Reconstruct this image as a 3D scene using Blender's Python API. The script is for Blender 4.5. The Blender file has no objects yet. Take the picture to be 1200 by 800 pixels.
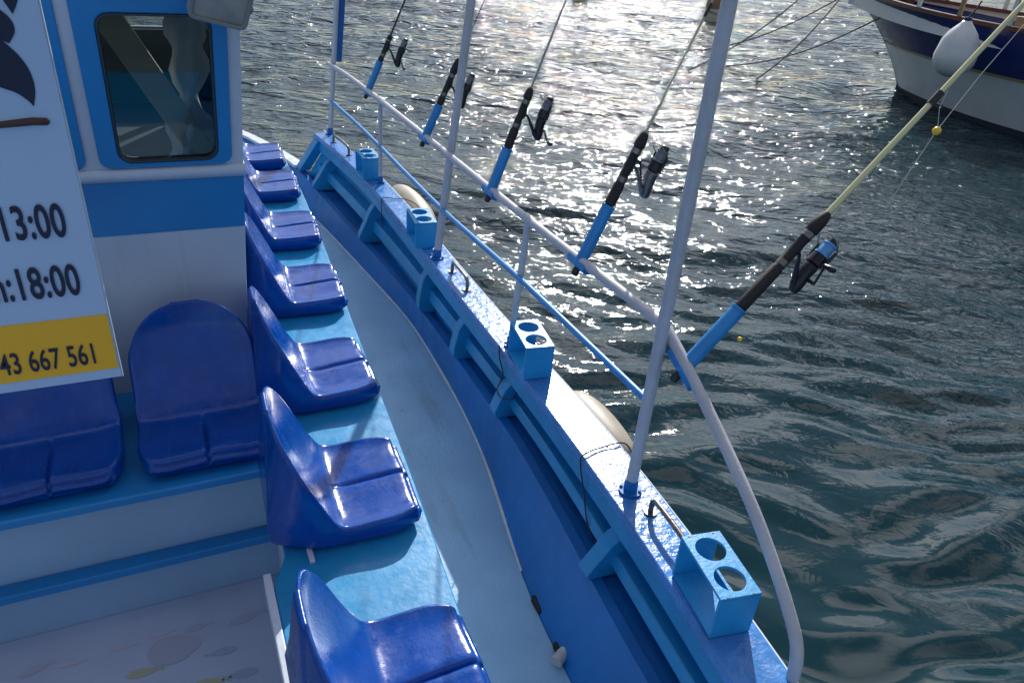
import bpy, math, random
import numpy as np
from mathutils import Matrix, Vector

random.seed(7); rng = np.random.default_rng(11)
sc = bpy.context.scene
col = sc.collection
R = math.radians

# ------------------------------------------------------------------ camera
CAM = Vector((0.0, 0.0, 2.0))
cd = bpy.data.cameras.new('camera'); cam = bpy.data.objects.new('camera', cd); col.objects.link(cam)
cd.sensor_width = 36.0; cd.lens = 26.01; cd.clip_start = 0.02; cd.clip_end = 9000
def _ray(px, py):
    return Vector(((px-600)/867.0, -(py-400)/867.0, -1.0)).normalized()
_up = -_ray(470, 1900); _fw = _ray(148, -140); _fw = (_fw-_up*_fw.dot(_up)).normalized(); _rt = _fw.cross(_up)
cam.matrix_world = Matrix.Translation(CAM) @ Matrix((_rt, _fw, _up)).to_4x4()
sc.camera = cam

# ------------------------------------------------------------------ sky, sun, exposure
SUN_AZ, SUN_EL = R(32.5), R(33.0)
world = bpy.data.worlds.new('World'); sc.world = world; world.use_nodes = True
wn = world.node_tree.nodes; wl = world.node_tree.links
bg = wn['Background']; sky = wn.new('ShaderNodeTexSky'); sky.sky_type = 'NISHITA'; sky.sun_disc = False
sky.sun_elevation = SUN_EL; sky.sun_rotation = SUN_AZ; sky.air_density = 1.0; sky.dust_density = 0.4; sky.ozone_density = 3.0
# thin broken cloud spread evenly over the whole sky
_tc = wn.new('ShaderNodeTexCoord'); _sp = wn.new('ShaderNodeSeparateXYZ'); wl.new(_tc.outputs['Generated'], _sp.inputs[0])
_za = wn.new('ShaderNodeMath'); _za.operation = 'MAXIMUM'; wl.new(_sp.outputs['Z'], _za.inputs[0]); _za.inputs[1].default_value = 0.0
_zb = wn.new('ShaderNodeMath'); _zb.operation = 'ADD'; wl.new(_za.outputs[0], _zb.inputs[0]); _zb.inputs[1].default_value = 0.18
_dv = wn.new('ShaderNodeVectorMath'); _dv.operation = 'DIVIDE'; wl.new(_tc.outputs['Generated'], _dv.inputs[0]); wl.new(_zb.outputs[0], _dv.inputs[1])
_nz = wn.new('ShaderNodeTexNoise'); _nz.inputs['Scale'].default_value = 2.7; _nz.inputs['Detail'].default_value = 4; wl.new(_dv.outputs[0], _nz.inputs['Vector'])
_cr = wn.new('ShaderNodeValToRGB'); wl.new(_nz.outputs['Fac'], _cr.inputs[0])
_cr.color_ramp.elements[0].position = .45; _cr.color_ramp.elements[0].color = (0, 0, 0, 1); _cr.color_ramp.elements[1].position = .55; _cr.color_ramp.elements[1].color = (.8, .8, .8, 1)
_mx = wn.new('ShaderNodeMixRGB'); _hz = wn.new('ShaderNodeMapRange'); wl.new(_sp.outputs['Z'], _hz.inputs[0]); _hz.inputs[1].default_value = .12; _hz.inputs[2].default_value = .50   # cloud thins out towards the horizon
_hm = wn.new('ShaderNodeMath'); _hm.operation = 'MULTIPLY'; wl.new(_cr.outputs[0], _hm.inputs[0]); wl.new(_hz.outputs[0], _hm.inputs[1]); wl.new(_hm.outputs[0], _mx.inputs[0]); wl.new(sky.outputs[0], _mx.inputs[1]); _dt = wn.new('ShaderNodeVectorMath'); _dt.operation = 'DOT_PRODUCT'; wl.new(_tc.outputs['Generated'], _dt.inputs[0])   # clouds scatter forward: brighter towards the sun
_dt.inputs[1].default_value = (math.sin(SUN_AZ)*math.cos(SUN_EL), math.cos(SUN_AZ)*math.cos(SUN_EL), math.sin(SUN_EL))
_d0 = wn.new('ShaderNodeMath'); _d0.operation = 'MAXIMUM'; wl.new(_dt.outputs['Value'], _d0.inputs[0]); _d0.inputs[1].default_value = 0.0
_d1 = wn.new('ShaderNodeMath'); _d1.operation = 'POWER'; wl.new(_d0.outputs[0], _d1.inputs[0]); _d1.inputs[1].default_value = 5.0
_d2 = wn.new('ShaderNodeMath'); _d2.operation = 'MULTIPLY_ADD'; wl.new(_d1.outputs[0], _d2.inputs[0]); _d2.inputs[1].default_value = 3.2; _d2.inputs[2].default_value = .85
_cs = wn.new('ShaderNodeVectorMath'); _cs.operation = 'SCALE'; _cs.inputs[0].default_value = (9.8, 9.3, 9.5); wl.new(_d2.outputs[0], _cs.inputs['Scale']); wl.new(_cs.outputs[0], _mx.inputs[2])
wl.new(_mx.outputs[0], bg.inputs[0]); bg.inputs[1].default_value = 0.078
sd = bpy.data.lights.new('sun', 'SUN'); sun = bpy.data.objects.new('sun', sd); col.objects.link(sun)
sd.energy = 4.5; sd.angle = R(0.53); sd.color = (1.0, 0.95, 0.88)
sdir = Vector((math.sin(SUN_AZ)*math.cos(SUN_EL), math.cos(SUN_AZ)*math.cos(SUN_EL), math.sin(SUN_EL)))
sun.rotation_euler = sdir.to_track_quat('Z', 'Y').to_euler(); sun.location = (20, 30, 30)
vs = sc.view_settings; vs.view_transform = 'Standard'; vs.look = 'None'; vs.gamma = 1.0; vs.exposure = 0.15; vs.use_curve_mapping = False
sc.render.engine = 'CYCLES'
try:
    sc.cycles.use_denoising = True; sc.cycles.denoiser = 'OPENIMAGEDENOISE'
    sc.cycles.sample_clamp_indirect = 6.0; sc.cycles.caustics_reflective = False; sc.cycles.caustics_refractive = False
    sc.cycles.max_bounces = 8
except Exception: pass

# ------------------------------------------------------------------ materials
def pmat(name, base, rough=0.5, metal=0.0, spec=0.5, var=0.0, var_scale=6.0, spots=None, bump=0.0, bump_scale=60.0,
         rough_var=0.0, coat=0.0, stretch=None, ior=None, rnd=False, streak=None):
    """principled paint with patchy tone, optional worn spots (colour, threshold, scale) and fine relief"""
    m = bpy.data.materials.new(name); m.use_nodes = True
    nt = m.node_tree; N = nt.nodes; L = nt.links; p = N['Principled BSDF']
    p.inputs['Roughness'].default_value = rough; p.inputs['Metallic'].default_value = metal
    p.inputs['Specular IOR Level'].default_value = spec
    if ior: p.inputs['IOR'].default_value = ior
    if coat: p.inputs['Coat Weight'].default_value = coat; p.inputs['Coat Roughness'].default_value = 0.08
    tc = N.new('ShaderNodeTexCoord'); mp = N.new('ShaderNodeMapping'); L.new(tc.outputs['Object'], mp.inputs[0])
    if stretch: mp.inputs['Scale'].default_value = stretch
    if rnd:
        oi = N.new('ShaderNodeObjectInfo'); sc_ = N.new('ShaderNodeVectorMath'); sc_.operation = 'SCALE'; sc_.inputs[0].default_value = (13, 7, 5)
        L.new(oi.outputs['Random'], sc_.inputs['Scale']); L.new(sc_.outputs[0], mp.inputs['Location'])
    def noise(scale, detail=5, r=0.55):
        n = N.new('ShaderNodeTexNoise'); n.inputs['Scale'].default_value = scale; n.inputs['Detail'].default_value = detail
        n.inputs['Roughness'].default_value = r; L.new(mp.outputs[0], n.inputs['Vector']); return n
    c4 = (*base, 1.0); out = None
    if var > 0:
        n = noise(var_scale); cr = N.new('ShaderNodeValToRGB'); L.new(n.outputs['Fac'], cr.inputs[0])
        e = cr.color_ramp.elements; e[0].position = .3; e[1].position = .72
        e[0].color = (*[max(0, b*(1-var)) for b in base], 1); e[1].color = (*[min(1, b*(1+var)) for b in base], 1)
        out = cr.outputs[0]
    if spots:
        for scol, thr, sscale in spots:
            n = noise(sscale, 8, .7); cr = N.new('ShaderNodeValToRGB'); L.new(n.outputs['Fac'], cr.inputs[0])
            e = cr.color_ramp.elements; e[0].position = thr; e[0].color = (0, 0, 0, 1); e[1].position = thr+.05; e[1].color = (1, 1, 1, 1)
            mx = N.new('ShaderNodeMixRGB'); L.new(cr.outputs[0], mx.inputs[0])
            if out is None: mx.inputs[1].default_value = c4
            else: L.new(out, mx.inputs[1])
            mx.inputs[2].default_value = (*scol, 1); out = mx.outputs[0]
    if streak:   # stains running along one axis
        scol, thr, vec, amt = streak
        m2 = N.new('ShaderNodeMapping'); L.new(tc.outputs['Object'], m2.inputs[0]); m2.inputs['Scale'].default_value = vec
        n = N.new('ShaderNodeTexNoise'); n.inputs['Scale'].default_value = 1.0; n.inputs['Detail'].default_value = 6; n.inputs['Roughness'].default_value = .65; L.new(m2.outputs[0], n.inputs['Vector'])
        mr = N.new('ShaderNodeMapRange'); L.new(n.outputs['Fac'], mr.inputs[0]); mr.inputs[1].default_value = thr; mr.inputs[2].default_value = thr+.2; mr.inputs[3].default_value = 0; mr.inputs[4].default_value = amt
        mx = N.new('ShaderNodeMixRGB'); L.new(mr.outputs[0], mx.inputs[0])
        if out is None: mx.inputs[1].default_value = c4
        else: L.new(out, mx.inputs[1])
        mx.inputs[2].default_value = (*scol, 1); out = mx.outputs[0]
    if out is None: p.inputs['Base Color'].default_value = c4
    else: L.new(out, p.inputs['Base Color'])
    if rough_var > 0:
        n = noise(var_scale*3.1, 6); mr = N.new('ShaderNodeMapRange'); L.new(n.outputs['Fac'], mr.inputs[0])
        mr.inputs[1].default_value = .3; mr.inputs[2].default_value = .7
        mr.inputs[3].default_value = max(.02, rough-rough_var); mr.inputs[4].default_value = min(1, rough+rough_var)
        L.new(mr.outputs[0], p.inputs['Roughness'])
    if bump > 0:
        n = noise(bump_scale, 4); b = N.new('ShaderNodeBump'); b.inputs['Strength'].default_value = bump; b.inputs['Distance'].default_value = .004
        L.new(n.outputs['Fac'], b.inputs['Height']); L.new(b.outputs[0], p.inputs['Normal'])
    return m

M = {}
M['bench']    = pmat('bench_paint', (.014, .26, .54), .35, var=.12, var_scale=7, spots=[((.30, .52, .62), .74, 26)], bump=.25, bump_scale=40, rough_var=.1)
M['trimblue'] = pmat('light_blue_paint', (.012, .25, .55), .38, var=.14, var_scale=5, spots=[((.02, .10, .22), .74, 30)], bump=.3, bump_scale=50, rough_var=.1)
M['plank']    = pmat('royal_blue_paint', (.003, .135, .44), .45, var=.18, var_scale=4, spots=[((.03, .18, .46), .70, 14), ((.02, .05, .12), .76, 40)], bump=.4, bump_scale=26, rough_var=.12, streak=((.05, .16, .36), .58, (4, 2, 14), .5))
M['gunwale']  = pmat('gunwale_paint', (.05, .22, .58), .25, var=.25, var_scale=9, spots=[((.30, .42, .70), .64, 30), ((.30, .30, .30), .74, 60)], bump=.7, bump_scale=44, rough_var=.18)
M['deck']     = pmat('deck_paint', (.25, .48, .70), .5, var=.13, var_scale=3.0, spots=[((.20, .33, .43), .64, 7), ((.42, .58, .68), .66, 16), ((.14, .20, .24), .73, 50)], bump=.5, bump_scale=140, rough_var=.15, streak=((.13, .20, .25), .56, (9, 1.2, 1), .5))
M['panel']    = pmat('pale_blue_panel', (.30, .46, .62), .45, var=.08, var_scale=3, bump=.1, bump_scale=30)
M['edge']     = pmat('pale_sealant', (.55, .62, .66), .5, var=.2, var_scale=20)
M['white']    = pmat('white_hull_paint', (.53, .61, .71), .42, var=.08, var_scale=3, spots=[((.46, .45, .42), .73, 14)], bump=.15, bump_scale=30, streak=((.36, .35, .32), .56, (16, 16, 1.2), .35))
M['cabblue']  = pmat('cabin_blue_paint', (.012, .22, .55), .36, var=.08, var_scale=4, bump=.15, bump_scale=25)
M['seat']     = pmat('blue_seat_plastic', (.001, .060, .33), .20, var=.15, var_scale=9, spots=[((.015, .10, .46), .66, 26), ((.05, .15, .46), .74, 70)], bump=.12, bump_scale=120, rough_var=.14, spec=.5, rnd=True, streak=((.03, .14, .48), .55, (9, 60, 9), .3))
M['rail']     = pmat('white_rail_paint', (.47, .49, .55), .4, var=.1, var_scale=12, spots=[((.34, .26, .22), .70, 40), ((.52, .52, .58), .66, 18)], bump=.35, bump_scale=70, rough_var=.12)
M['railblue'] = pmat('blue_rail_paint', (.02, .24, .60), .35, var=.15, var_scale=12, spots=[((.25, .4, .55), .74, 40)], bump=.2, bump_scale=80)
M['cup']      = pmat('cup_box_paint', (.016, .29, .62), .42, var=.08, var_scale=14, spots=[((.30, .50, .62), .70, 45), ((.10, .14, .18), .76, 70)], bump=.25, bump_scale=90, rough_var=.12, rnd=True)
M['steel']    = pmat('dull_steel', (.22, .21, .20), .35, metal=.9, var=.3, var_scale=40, rough_var=.15)
M['black']    = pmat('black_foam', (.012, .012, .014), .65, var=.3, var_scale=60, bump=.3, bump_scale=300)
M['darkplastic'] = pmat('black_plastic', (.015, .016, .018), .32)
M['blank_dark'] = pmat('rod_blank_dark', (.03, .03, .035), .25)
M['blank_grey'] = pmat('rod_blank_grey', (.30, .30, .31), .25)
M['blank_olive'] = pmat('rod_blank_olive', (.42, .42, .28), .28)
M['blank_yellow'] = pmat('rod_blank_yellow', (.66, .64, .36), .28)
M['reel']     = pmat('reel_body', (.02, .022, .028), .28, metal=.3)
M['reel_silver'] = pmat('reel_silver', (.16, .165, .18), .3, metal=.8)
M['spool']    = pmat('spool_line', (.12, .38, .75), .4)
M['spoolgrey'] = pmat('spool_grey', (.18, .19, .22), .4)
M['line']     = pmat('fishing_line', (.6, .62, .55), .3)
M['yellow']   = pmat('yellow_float', (.85, .55, .03), .35)
M['fender']   = pmat('cream_fender', (.34, .31, .25), .5, var=.2, var_scale=7, spots=[((.25, .22, .18), .70, 16)], bump=.2, bump_scale=30)
M['fenderw']  = pmat('white_fender', (.68, .70, .72), .35, var=.08, var_scale=5)
M['cord']     = pmat('dark_cord', (.04, .035, .03), .8)
M['rope']     = pmat('mooring_rope', (.035, .035, .04), .8)
M['sign']     = pmat('sign_panel', (.46, .62, .86), .45, var=.03, var_scale=2)
M['signy']    = pmat('sign_yellow', (.98, .52, .012), .45)
M['ink']      = pmat('sign_ink', (.008, .012, .05), .5)
M['brown']    = pmat('sign_brown', (.07, .03, .025), .5)
M['rubber']   = pmat('black_gasket', (.03, .045, .06), .6)
M['board']    = pmat('beige_board', (.66, .55, .38), .6, var=.1, var_scale=8)
M['cloth']    = pmat('pale_plastic_bag', (.80, .84, .86), .5, var=.1, var_scale=12)
M['interior'] = pmat('cabin_lining', (.05, .07, .075), .6, var=.15, var_scale=4)
M['dkteal']   = pmat('dark_teal_shade', (.012, .05, .06), .6)  # dark tone standing in for shade inside the wheelhouse
M['lamp']     = pmat('grey_lamp_housing', (.36, .34, .30), .5, var=.1, var_scale=20)
M['lens']     = pmat('lamp_lens', (.25, .26, .25), .15)
M['navy']     = pmat('navy_hull_paint', (.006, .016, .12), .22, var=.12, var_scale=2)
M['hullwhite'] = pmat('far_hull_white', (.66, .68, .70), .25, var=.08, var_scale=1.5)
M['gold']     = pmat('ochre_stripe', (.36, .30, .15), .4)
M['mahog']    = pmat('varnished_wood', (.10, .028, .015), .3, var=.3, var_scale=9, stretch=(1, 1, 6))
M['teak']     = pmat('teak', (.30, .19, .11), .5, var=.25, var_scale=10)
M['dark']     = pmat('dark_recess', (.01, .012, .014), .8)
M['anti']     = pmat('antifouling', (.03, .035, .05), .6)
M['buoyc']    = pmat('cream_buoy', (.66, .58, .45), .4)
M['buoyb']    = pmat('brown_buoy', (.26, .13, .08), .45)
M['pvc']      = pmat('grey_pipe', (.42, .45, .46), .45, var=.15, var_scale=20)
FISH = [pmat('fish_print_grey', (.39, .43, .55), .22), pmat('fish_print_olive', (.42, .44, .30), .22),
        pmat('fish_print_blue', (.33, .42, .54), .22), pmat('fish_print_mauve', (.46, .48, .61), .22)]
M['vinyl']    = pmat('glossy_vinyl', (.42, .50, .66), .16, var=.08, var_scale=3, bump=.08, bump_scale=20, rough_var=.06)

def glass_mat():
    m = bpy.data.materials.new('window_glass'); m.use_nodes = True; nt = m.node_tree; N = nt.nodes; L = nt.links
    N.remove(N['Principled BSDF']); o = N['Material Output']
    t = N.new('ShaderNodeBsdfTransparent'); t.inputs[0].default_value = (.62, .67, .68, 1)
    g = N.new('ShaderNodeBsdfGlossy'); g.inputs['Roughness'].default_value = .03
    f = N.new('ShaderNodeFresnel'); f.inputs[0].default_value = 1.5
    mx = N.new('ShaderNodeMixShader'); L.new(f.outputs[0], mx.inputs[0]); L.new(t.outputs[0], mx.inputs[1]); L.new(g.outputs[0], mx.inputs[2])
    L.new(mx.outputs[0], o.inputs[0]); return m
M['glass'] = glass_mat()
M['canvas'] = pmat('awning_canvas', (.05, .12, .30), .8, var=.1, var_scale=6)

def water_mat():
    m = bpy.data.materials.new('sea_water'); m.use_nodes = True; nt = m.node_tree; N = nt.nodes; L = nt.links; p = N['Principled BSDF']
    p.inputs['Base Color'].default_value = (.007, .030, .038, 1); p.inputs['Roughness'].default_value = .06
    p.inputs['IOR'].default_value = 1.42; p.inputs['Specular IOR Level'].default_value = .5
    tc = N.new('ShaderNodeTexCoord')
    m0 = N.new('ShaderNodeMapping'); L.new(tc.outputs['Object'], m0.inputs[0]); m0.inputs['Rotation'].default_value = (0, 0, R(32))
    mp = N.new('ShaderNodeMapping'); L.new(m0.outputs[0], mp.inputs[0]); mp.inputs['Scale'].default_value = (.8, 1.6, 1)
    big = N.new('ShaderNodeTexNoise'); big.inputs['Scale'].default_value = .22; big.inputs['Detail'].default_value = 2; L.new(tc.outputs['Object'], big.inputs['Vector'])
    mr = N.new('ShaderNodeMapRange'); L.new(big.outputs['Fac'], mr.inputs[0]); mr.inputs[1].default_value = .35; mr.inputs[2].default_value = .65; mr.inputs[3].default_value = .35; mr.inputs[4].default_value = 1.0
    # the lee of the boat stays smooth, ripples grow with distance from the hull
    sx = N.new('ShaderNodeVectorMath'); sx.operation = 'LENGTH'; L.new(tc.outputs['Object'], sx.inputs[0])
    md = N.new('ShaderNodeMapRange'); L.new(sx.outputs['Value'], md.inputs[0]); md.inputs[1].default_value = 2.5; md.inputs[2].default_value = 9.0; md.inputs[3].default_value = .03; md.inputs[4].default_value = 1.0
    mul = N.new('ShaderNodeMath'); mul.operation = 'MULTIPLY'; L.new(mr.outputs[0], mul.inputs[0]); L.new(md.outputs[0], mul.inputs[1])
    mq = N.new('ShaderNodeMapRange'); L.new(sx.outputs['Value'], mq.inputs[0]); mq.inputs[1].default_value = 13; mq.inputs[2].default_value = 32; mq.inputs[3].default_value = 1.0; mq.inputs[4].default_value = .4
    mul2 = N.new('ShaderNodeMath'); mul2.operation = 'MULTIPLY'; L.new(mul.outputs[0], mul2.inputs[0]); L.new(mq.outputs[0], mul2.inputs[1])
    n1 = N.new('ShaderNodeTexNoise'); n1.inputs['Scale'].default_value = 7.0; n1.inputs['Detail'].default_value = 3; n1.inputs['Distortion'].default_value = .6; L.new(mp.outputs[0], n1.inputs['Vector'])
    b1 = N.new('ShaderNodeBump'); b1.inputs['Distance'].default_value = .07; L.new(n1.outputs['Fac'], b1.inputs['Height']); L.new(mul2.outputs[0], b1.inputs['Strength'])
    n2 = N.new('ShaderNodeTexNoise'); n2.inputs['Scale'].default_value = 2.6; n2.inputs['Detail'].default_value = 2; n2.inputs['Distortion'].default_value = .8; L.new(mp.outputs[0], n2.inputs['Vector'])
    b2 = N.new('ShaderNodeBump'); b2.inputs['Distance'].default_value = .22; L.new(n2.outputs['Fac'], b2.inputs['Height'])
    mf = N.new('ShaderNodeMapRange'); L.new(sx.outputs['Value'], mf.inputs[0]); mf.inputs[1].default_value = 5; mf.inputs[2].default_value = 15; mf.inputs[3].default_value = .0; mf.inputs[4].default_value = 1.0
    L.new(mf.outputs[0], b2.inputs['Strength']); L.new(b1.outputs[0], b2.inputs['Normal'])
    L.new(b2.outputs[0], p.inputs['Normal'])
    return m
M['water'] = water_mat()

# ------------------------------------------------------------------ mesh helpers
class MB:
    def __init__(self): self.v = []; self.f = []; self.mi = []; self.cur = 0
    def add(self, vs_, fs):
        o = len(self.v); self.v += [tuple(map(float, p)) for p in vs_]
        for f in fs: self.f.append(tuple(i+o for i in f)); self.mi.append(self.cur)
    def box(self, x0, x1, y0, y1, z0, z1, mat=None):
        p = [Vector((x, y, z)) for z in (z0, z1) for y in (y0, y1) for x in (x0, x1)]
        if mat is not None: p = [mat @ q for q in p]
        self.add(p, [(0, 2, 3, 1), (4, 5, 7, 6), (0, 1, 5, 4), (2, 6, 7, 3), (0, 4, 6, 2), (1, 3, 7, 5)])
    def grid(self, rows, flip=False, close=False):
        n = len(rows); m = len(rows[0]); fs = []
        for i in range(n-1):
            for j in range(m if close else m-1):
                k = (j+1) % m; q = (i*m+j, i*m+k, (i+1)*m+k, (i+1)*m+j); fs.append(q[::-1] if flip else q)
        self.add([p for r in rows for p in r], fs)
    def tube(self, pts, rad, seg=12, cap=True):
        P = [Vector(p) for p in pts]; n = len(P)
        if not hasattr(rad, '__len__'): rad = [rad]*n
        T = [(P[min(i+1, n-1)]-P[max(i-1, 0)]).normalized() for i in range(n)]
        a = Vector((0, 0, 1)) if abs(T[0].z) < .9 else Vector((1, 0, 0)); u = T[0].cross(a).normalized(); rows = []
        for i in range(n):
            u = (u-T[i]*u.dot(T[i])).normalized(); w = T[i].cross(u)
            rows.append([P[i]+(u*math.cos(2*math.pi*k/seg)+w*math.sin(2*math.pi*k/seg))*rad[i] for k in range(seg)])
        o = len(self.v); self.grid(rows, close=True)
        if cap:
            self.f.append(tuple(o+k for k in range(seg))[::-1]); self.mi.append(self.cur)
            self.f.append(tuple(o+(n-1)*seg+k for k in range(seg))); self.mi.append(self.cur)
    def prism(self, pts, fn0, fn1):
        """closed outline pts -> two caps given by fn0/fn1(point) and the side wall"""
        n = len(pts); a = [fn0(p) for p in pts]; b = [fn1(p) for p in pts]
        self.add(a+b, [tuple(range(n))[::-1], tuple(range(n, 2*n))]+[(i, (i+1) % n, n+(i+1) % n, n+i) for i in range(n)])
    def ring(self, outer, inner, fn0, fn1):
        n = len(outer); V = [fn0(p) for p in outer]+[fn0(p) for p in inner]+[fn1(p) for p in outer]+[fn1(p) for p in inner]; F = []
        for i in range(n):
            j = (i+1) % n
            F += [(i, n+i, n+j, j), (2*n+i, 2*n+j, 3*n+j, 3*n+i), (i, j, 2*n+j, 2*n+i), (n+i, 3*n+i, 3*n+j, n+j)]
        self.add(V, F)
    def build(self, name, mats, parent=None, smooth=False, bevel=0.0, loc=None, angle=40, weld=False):
        me = bpy.data.meshes.new(name); me.from_pydata(self.v, [], self.f)
        if not isinstance(mats, (list, tuple)): mats = [mats]
        for m in mats: me.materials.append(m)
        me.polygons.foreach_set('material_index', self.mi)
        me.validate(); me.update()
        import bmesh
        bm = bmesh.new(); bm.from_mesh(me)
        if weld: bmesh.ops.remove_doubles(bm, verts=bm.verts, dist=.0003)
        bmesh.ops.recalc_face_normals(bm, faces=bm.faces); bm.to_mesh(me); bm.free()
        if smooth:
            me.polygons.foreach_set('use_smooth', [True]*len(me.polygons))
            try: me.set_sharp_from_angle(angle=R(angle))
            except Exception: pass
        return mkobj(name, me, parent, bevel, loc)
def mkobj(name, me, parent=None, bevel=0.0, loc=None):
    o = bpy.data.objects.new(name, me); col.objects.link(o)
    if parent is not None: o.parent = parent
    if loc is not None: o.location = loc
    if bevel > 0:
        b = o.modifiers.new('bevel', 'BEVEL'); b.width = bevel; b.segments = 2; b.limit_method = 'ANGLE'; b.angle_limit = R(40)
    return o
def thing(name, label, cat, loc=(0, 0, 0), rot=(0, 0, 0), group=None):
    o = bpy.data.objects.new(name, None); col.objects.link(o); o.empty_display_size = .1
    o.location = loc; o.rotation_euler = rot; tag(o, label, cat, group); return o
def tag(o, label=None, cat=None, group=None, kind=None):
    if label: o['label'] = label
    if cat: o['category'] = cat
    if group: o['group'] = group
    if kind: o['kind'] = kind
    return o
def copy_tree(o, parent=None):
    c = o.copy(); col.objects.link(c)
    if parent is not None: c.parent = parent; c.matrix_parent_inverse = o.matrix_parent_inverse.copy()
    for ch in [q for q in bpy.data.objects if q.parent == o]: copy_tree(ch, c)
    return c
def rrect(x0, x1, z0, z1, r, n=6):
    pts = []
    for cx, cz, a0 in ((x1-r, z1-r, 0), (x0+r, z1-r, 90), (x0+r, z0+r, 180), (x1-r, z0+r, 270)):
        for k in range(n+1):
            a = R(a0+90*k/n); pts.append((cx+r*math.cos(a), cz+r*math.sin(a)))
    return pts
def smooth_path(pts, sub=6):
    P = [Vector(p) for p in pts]; out = []
    for i in range(len(P)-1):
        p0 = P[max(i-1, 0)]; p1 = P[i]; p2 = P[i+1]; p3 = P[min(i+2, len(P)-1)]
        for k in range(sub):
            t = k/sub; out.append(.5*((2*p1)+(p2-p0)*t+(2*p0-5*p1+4*p2-p3)*t*t+(3*p1-p0-3*p2+p3)*t**3))
    out.append(P[-1]); return out
def curve(tab, sig=.18):
    ys = np.arange(-4.5, 9.5, .02); t = np.array(tab); v = np.interp(ys, t[:, 0], t[:, 1])
    k = np.exp(-.5*(np.arange(-60, 61)*.02/sig)**2); k /= k.sum()
    pad = np.pad(v, 60, mode='edge'); s = np.convolve(pad, k, 'valid')
    return lambda y: float(np.interp(y, ys, s))

# ================================================================== the sea
WZ = -0.42
def build_sea():
    az = np.concatenate([np.arange(-18, 76, .125), np.arange(76, 342, 3.0)]); az = np.radians(az)
    r = [.25]
    while r[-1] < 75: r.append(r[-1]*1.0056 if r[-1] > 1.3 else r[-1]+.06)
    while r[-1] < 4500: r.append(r[-1]*1.12)
    r = np.array(r); A, RR = np.meshgrid(az, r); X = RR*np.sin(A); Y = RR*np.cos(A)
    dense = (A <= R(76.1)) & (A >= R(-18.1))
    step = np.where(dense, np.maximum(RR*.0056, .012), RR*.06)
    near = np.clip((RR-2.0)/7.0, 0, 1)
    # slow warp breaks the regularity of the wave trains
    sw = .05*np.sin(2.3*X+1.1*Y)+.045*np.sin(-1.3*X+2.9*Y+1)+.02*np.sin(5.1*X+3.3*Y)
    wx = sw+X+.35*np.sin(.31*X+.17*Y+1.0)+.22*np.sin(.9*Y-.5*X); wy = Y+.05*np.sin(2.7*Y-1.6*X+2)+.04*np.sin(1.9*X+2.2*Y)+.02*np.sin(5.7*Y-2.9*X)+.35*np.sin(.27*Y-.21*X+2.0)+.22*np.sin(.8*X+.6*Y+.7)
    patch = .75+.3*np.sin(.23*X+.11*Y+.4)*np.sin(.19*Y-.13*X+1.7)+.15*np.sin(.7*X-.4*Y)
    Z = np.zeros_like(X); wind = R(238)
    for i, lam in enumerate(np.exp(np.linspace(math.log(.13), math.log(3.8), 64))):
        th = wind+rng.normal(0, .36 if lam < .5 else .55); k = 2*math.pi/lam
        s = .036*(lam/.5)**(.10 if lam < .5 else -.32)
        w = np.clip((lam/step-2.2)/2.5, 0, 1)
        if lam < .30: w = w*(.35+.65*near)
        elif lam < .6: w = w*(.9+.1*near)
        if .18 < lam < .42: w = w*(1+2.0*(1-near))
        elif lam >= .42: w = w*(.62+.38*near)
        ph = k*(wx*math.cos(th)+wy*math.sin(th))+rng.uniform(0, 6.28)
        Z += (s/k)*w*np.sin(ph)*(patch if lam < 1.2 else 1)
    Z *= 1.0/(1+(RR/60)**4)
    n, m = X.shape
    verts = np.stack([X, Y, Z], -1).reshape(-1, 3)
    verts = np.vstack([verts, [[0, 0, 0]]])
    i = np.arange(n-1)[:, None]; j = np.arange(m)[None, :]; j2 = (j+1) % m
    q = np.stack([i*m+j, i*m+j2, (i+1)*m+j2, (i+1)*m+j], -1).reshape(-1, 4)[:, ::-1]
    cen = n*m; tri = np.stack([np.full(m, cen), (np.arange(m)+1) % m, np.arange(m)], -1)
    me = bpy.data.meshes.new('sea'); nq, nt = len(q), len(tri)
    me.vertices.add(len(verts)); me.vertices.foreach_set('co', verts.astype('f4').ravel())
    me.loops.add(nq*4+nt*3); me.loops.foreach_set('vertex_index', np.concatenate([q.ravel(), tri.ravel()]).astype('i4'))
    me.polygons.add(nq+nt)
    ls = np.concatenate([np.arange(nq)*4, nq*4+np.arange(nt)*3]).astype('i4'); me.polygons.foreach_set('loop_start', ls)
    me.update(calc_edges=True); me.polygons.foreach_set('use_smooth', [True]*(nq+nt)); me.materials.append(M['water'])
    o = mkobj('sea', me, None, 0, (0, 0, WZ)); tag(o, 'dark teal sea with glittering ripples', None, None, 'structure')
build_sea()

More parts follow.
